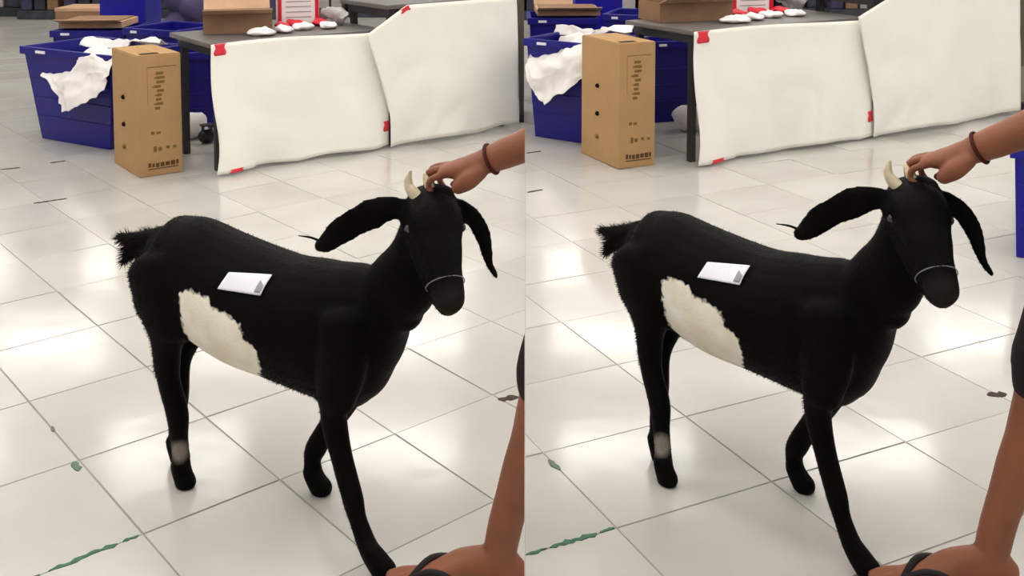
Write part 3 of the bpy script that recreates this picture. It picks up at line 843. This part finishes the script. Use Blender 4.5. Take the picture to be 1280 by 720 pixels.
    for a, b_ in ((0.0, .12), (.88, 1.0)):
        bm = bmesh.new(); box(bm, pw * a + .004, pw * b_ - .004, -.0025, .002, .01, ph - .012); obj('red_border', bm, RED, t)
    for zz in (.05, .085, .12, .155):
        bm = bmesh.new(); box(bm, pw * .2, pw * .8, -.002, .002, zz, zz + .006); obj('print_line', bm, PACKG, t)
    # flat packets lying in front of it
    for i, (x, y, rz_, cw, red) in enumerate(D['packets']):
        p = onT(x, y)
        lab_ = ('crumpled red packet lying on the grey table', 'red packets on the tables') if red else ('crumpled white packet lying on the grey table', 'white packets on the tables')
        bm = bmesh.new(); ball(bm, (0, 0, .022), (cw, .07, .024), 18)
        for v in bm.verts:
            sx = max(-1, min(1, v.co.x / cw)); v.co.z = max(.001, v.co.z + .012 * noise.noise(v.co * 25 + Vector((i, 0, 0))))
            v.co.y *= 1 + .25 * abs(sx); v.co += rumple(v.co, .012, 20, i) * (1 if v.co.z > .004 else 0)
            v.co.z = max(v.co.z, .001)
        o = obj('packet', bm, RED if red else PACKW, None, True); o.location = (p.x, p.y, z1); o.rotation_euler = (0, 0, rz_)
        tag(o, lab_[0], 'packet', lab_[1])
    for i, (x, y, w_, h_) in enumerate(D['greybag']):
        p = onT(x, y); bm = bmesh.new()
        rr = random.Random(i + 2)
        for q in range(7): ball(bm, (rr.uniform(-w_, w_) * .6, rr.uniform(-.08, .08), h_ * rr.uniform(.3, .7)), (w_ * .42, .09, h_ * .34))
        me = fuse(bm, .013, 3)
        zmin = min(v.co.z for v in me.vertices)
        for v in me.vertices:
            v.co += rumple(v.co, .022, 16, i); v.co.z = max(v.co.z - zmin, .001)
        o = obj('plastic_bag', me, GREYBAG, None, True); o.location = (p.x, p.y, z1); o.rotation_euler = (0, 0, y1)
        tag(o, 'crumpled grey plastic bag at the end of the grey table', 'bag', 'grey bags on the tables')
    # under the table
    c = D['under']
    crate('plastic_crate', 'blue crate stored under the grey table', 'blue crates under the tables', c[0], c[1], .42, .26, c[2], taper=.02)
    o = D['ubag']; bm = bmesh.new(); ball(bm, (0, 0, .085), (.10, .09, .084), 20)
    for v in bm.verts: v.co += rumple(v.co, .03, 12, 3); v.co.z = max(v.co.z, .001)
    o_ = obj('white_sack', bm, BAG, None, True); o_.location = (o[0], o[1], 0)
    tag(o_, 'small round white sack on the floor under the grey table', 'sack', 'white sacks under the tables')
    # castor trolley wheel
    o = D['wheel']; t = thing('castor_wheel', 'small black castor wheel on the floor under the table', 'wheel', (o[0], o[1], 0), y1, 'castor wheels')
    bm = bmesh.new(); limb(bm, [(-.016, 0, .045), (.016, 0, .045)], [.044, .044], 20, (0, 0, 1), 1); obj('tyre', bm, BLACK, t, True)
    bm = bmesh.new(); box(bm, -.03, -.024, -.02, .02, .03, .12); box(bm, .024, .03, -.02, .02, .03, .12); box(bm, -.04, .04, -.03, .03, .115, .125); obj('fork', bm, STEEL, t)
    # dark stand at the end of the high table
    o = D['post']; t = thing('display_stand', 'dark brown stand with black foot beside the taller cloth', 'stand', (o[0], o[1], 0), 0, 'dark brown stands')
    pw = o[2]
    boxo('column', 0, pw, 0, .3, .05, 1.5, POST, t, .004); boxo('foot', -.03, pw, -.05, .36, .001, .055, BLACK, t, .006)
    if pw > .08: boxo('panel', .035, pw, -.006, .0, .06, .34, POSTG, t, .002)
    for a in D['marks']: joint_mark(*a)

# left bay -----------------------------------------------------------------
Y1 = R(37.3)
DL = dict(left=True, z1=.775, z2=.935, k=1.0, kx=1.0,
    box=(-2.158, 6.021), box_yaw=R(38), box_h=.71,
    crate1=((-3.185, 7.06), R(-30), .68, .625, .10),
    drape=[[(-3.10, 6.86, .47), (-2.98, 6.80, .33), (-2.89, 6.70, .25), (-2.72, 6.60, .33), (-2.55, 6.52, .43)],
           [(-3.09, 6.90, .50), (-2.98, 6.83, .42), (-2.86, 6.74, .43), (-2.70, 6.63, .50), (-2.52, 6.54, .55)],
           [(-3.06, 6.98, .50), (-2.94, 6.88, .47), (-2.82, 6.80, .56), (-2.70, 6.70, .62), (-2.50, 6.60, .66)],
           [(-2.98, 7.08, .48), (-2.84, 6.96, .56), (-2.74, 6.84, .655), (-2.62, 6.76, .68), (-2.50, 6.68, .68)]],
    bag2=[[(-3.00, 7.25, .60), (-2.80, 7.12, .60), (-2.60, 6.95, .62), (-2.40, 6.66, .72), (-2.20, 6.56, .73)],
          [(-2.98, 7.30, .65), (-2.78, 7.18, .66), (-2.58, 7.00, .67), (-2.40, 6.72, .73), (-2.20, 6.58, .75)],
          [(-2.92, 7.42, .60), (-2.72, 7.30, .61), (-2.54, 7.10, .62), (-2.40, 6.80, .68), (-2.20, 6.68, .69)]],
    crate2=((-3.46, 7.98), R(0), .47, .62), card_at=((-3.46, 8.02, .635), R(2), .47),
    crate3=((-2.86, 7.86), R(-25), .42, .655),
    bin=((-3.46, 8.8), R(0), .385, .95), bundle=(-2.72, 8.80),
    t1=((-1.76, 6.10), Y1, 1.18), t2=((-.80, 6.76), R(40), 1.075),
    tbox=((.13, .44), Y1 - R(22), .42), pack=((.70, .60), R(18), .28),
    packets=[(.645, .40, R(20), .055, True), (.74, .30, R(10), .07, False), (.77, .47, R(40), .05, True), (.90, .26, R(15), .055, False), (.93, .44, R(20), .05, True), (.40, .18, R(20), .09, False), (.58, .24, R(30), .055, False)],
    greybag=[(1.06, .44, .085, .12)],
    under=((-2.40, 7.30), R(20), .54), ubag=(-2.16, 7.06), wheel=(-2.03, 6.93),
    post=(.02, 7.62, .068),
    marks=[(floorL, ((-1.19, 2.352), (-1.125, 2.408)), .010, GREEN, .9), (floorL, ((-1.11, 2.421), (-.985, 2.529)), .013, GREEN, .9), (floorL, ((-.975, 2.538), (-.945, 2.564)), .010, GREEN, .9), (floorL, ((-1.255, 2.915), (-1.222, 2.868)), .02, GREYGREEN, .4),
           (floorL, ((-1.405, 3.12), (-1.39, 3.09)), .012, GREYGREEN, .4), (floorL, ((-.045, 3.295), (.02, 3.312)), .026, DARKJ, .5),
           (floorL, ((-3.067, 6.223), (-2.97, 6.271)), .014, DARKJ, .4), (floorL, ((-2.838, 6.389), (-2.765, 6.439)), .014, DARKJ, .4),
           (floorL, ((-2.546, 5.516), (-2.406, 5.607)), .014, DARKJ, .3)])
bay(DL)

# right bay ------------------------------------------------------------------
Y1 = R(30.2)
DR = dict(left=False, z1=.823, z2=.985, k=1.05, kx=1.25,
    box=(.637, 6.223), box_yaw=R(25), box_h=.755,
    crate1=((.16, 7.12), R(-34), .52, .67, .055),
    drape=[[(.10, 7.03, .42), (.15, 6.96, .32), (.22, 6.90, .28), (.34, 6.82, .36), (.47, 6.74, .47)],
           [(.10, 7.06, .50), (.16, 6.99, .45), (.24, 6.93, .46), (.36, 6.86, .53), (.48, 6.78, .58)],
           [(.11, 7.12, .55), (.18, 7.06, .53), (.28, 7.00, .61), (.38, 6.93, .67), (.50, 6.84, .70)],
           [(.13, 7.2, .55), (.24, 7.12, .60), (.34, 7.05, .70), (.44, 6.97, .73), (.54, 6.90, .73)]],
    bag2=[[(.30, 7.50, .66), (.42, 7.35, .66), (.55, 7.15, .67), (.62, 6.82, .755), (.78, 6.70, .76)],
          [(.31, 7.55, .71), (.43, 7.41, .72), (.56, 7.20, .73), (.62, 6.90, .785), (.78, 6.78, .80)],
          [(.33, 7.66, .66), (.45, 7.52, .66), (.58, 7.30, .67), (.62, 6.98, .73), (.78, 6.88, .74)]],
    crate2=((.17, 8.26), R(0), .46, .685), card_at=((.20, 8.30, .70), R(2), .50),
    crate3=((.76, 8.22), R(-20), .36, .72),
    bin=((.55, 9.1), R(0), .41, 1.05), bundle=(1.34, 9.15),
    t1=((1.086, 6.32), Y1, 1.55), t2=((2.43, 7.05), R(32), 1.62),
    tbox=((.10, .44), Y1 - R(10), .54), pack=((.88, .63), R(20), .34),
    packets=[(.80, .48, R(20), .07, True), (.95, .32, R(10), .085, False), (1.00, .50, R(30), .06, True), (1.15, .30, R(15), .07, False), (1.19, .48, R(15), .06, True), (.52, .20, R(20), .11, False), (.74, .27, R(30), .065, False)],
    greybag=[(1.41, .58, .12, .20)],
    under=((1.02, 7.56), R(15), .59), ubag=(1.24, 7.32), wheel=(1.38, 7.16),
    post=(3.87, 8.05, .30),
    marks=[(floorR, ((.036, 2.486), (.085, 2.510)), .010, GREEN, .9), (floorR, ((.095, 2.515), (.215, 2.572)), .013, GREEN, .9), (floorR, ((.225, 2.577), (.262, 2.595)), .009, GREEN, .9), (floorR, ((.105, 2.925), (.135, 2.875)), .02, GREYGREEN, .4),
           (floorR, ((1.545, 3.325), (1.61, 3.335)), .026, DARKJ, .5),
           (floorR, ((.092, 6.639), (.188, 6.695)), .014, DARKJ, .4), (floorR, ((.085, 5.73), (.172, 5.783)), .014, DARKJ, .3)])
bay(DR)

# blue crate at the right end of the right bay
crate('plastic_crate', 'blue crate on the open floor behind the person\'s arm', None, (2.275, 4.66), R(-29), .55, .40, .50, taper=.02, m=BLUE2)

# ------------------------------------------------------------------ low dark goods far behind
rr = random.Random(11)
x = -9.2; k = 0
while x < 7:
    wd = rr.uniform(.5, .9); y = rr.uniform(14.2, 14.7); h = rr.uniform(.55, .95)
    if not (-0.2 < x + wd / 2 < 0.0):
        t = thing('display_rack', 'low dark display rack of goods along the far wall', 'rack', (x, y, 0), 0, 'dark racks along the far wall')
        boxo('base', 0, wd, 0, .5, .001, .12, DGREY, t, .01)
        boxo('back_panel', 0, wd, .46, .5, .12, h + .2, STEEL, t, .004)
        boxo('shelf', 0, wd, .02, .46, h * .5, h * .5 + .03, STEEL, t, .004)
        for q in range(3):
            xx = wd * (.06 + .31 * q); boxo('goods', xx, xx + wd * .26, .05, .4, .125, .12 + h * rr.uniform(.2, .36), (DGREY, PURPLE, GREYBAG, BROWN)[rr.choice((0, 0, 0, 1, 2, 3))], t, .02)
    x += wd + .06; k += 1
for (x, y, wd) in ((-5.15, 11.9, .52), (.30, 12.4, .45)):
    t = thing('pallet_box', 'flat pinkish brown carton on a dark stack far behind the crates', 'box', (x, y, 0), 0, 'flat cartons far behind')
    boxo('stack', 0, wd, .02, .5, .001, .24, DGREY, t, .01); boxo('carton', -.03, wd + .03, 0, .5, .241, .36, BROWN, t, .01); boxo('lid', -.035, wd + .035, -.005, .505, .361, .40, TAN, t, .006)
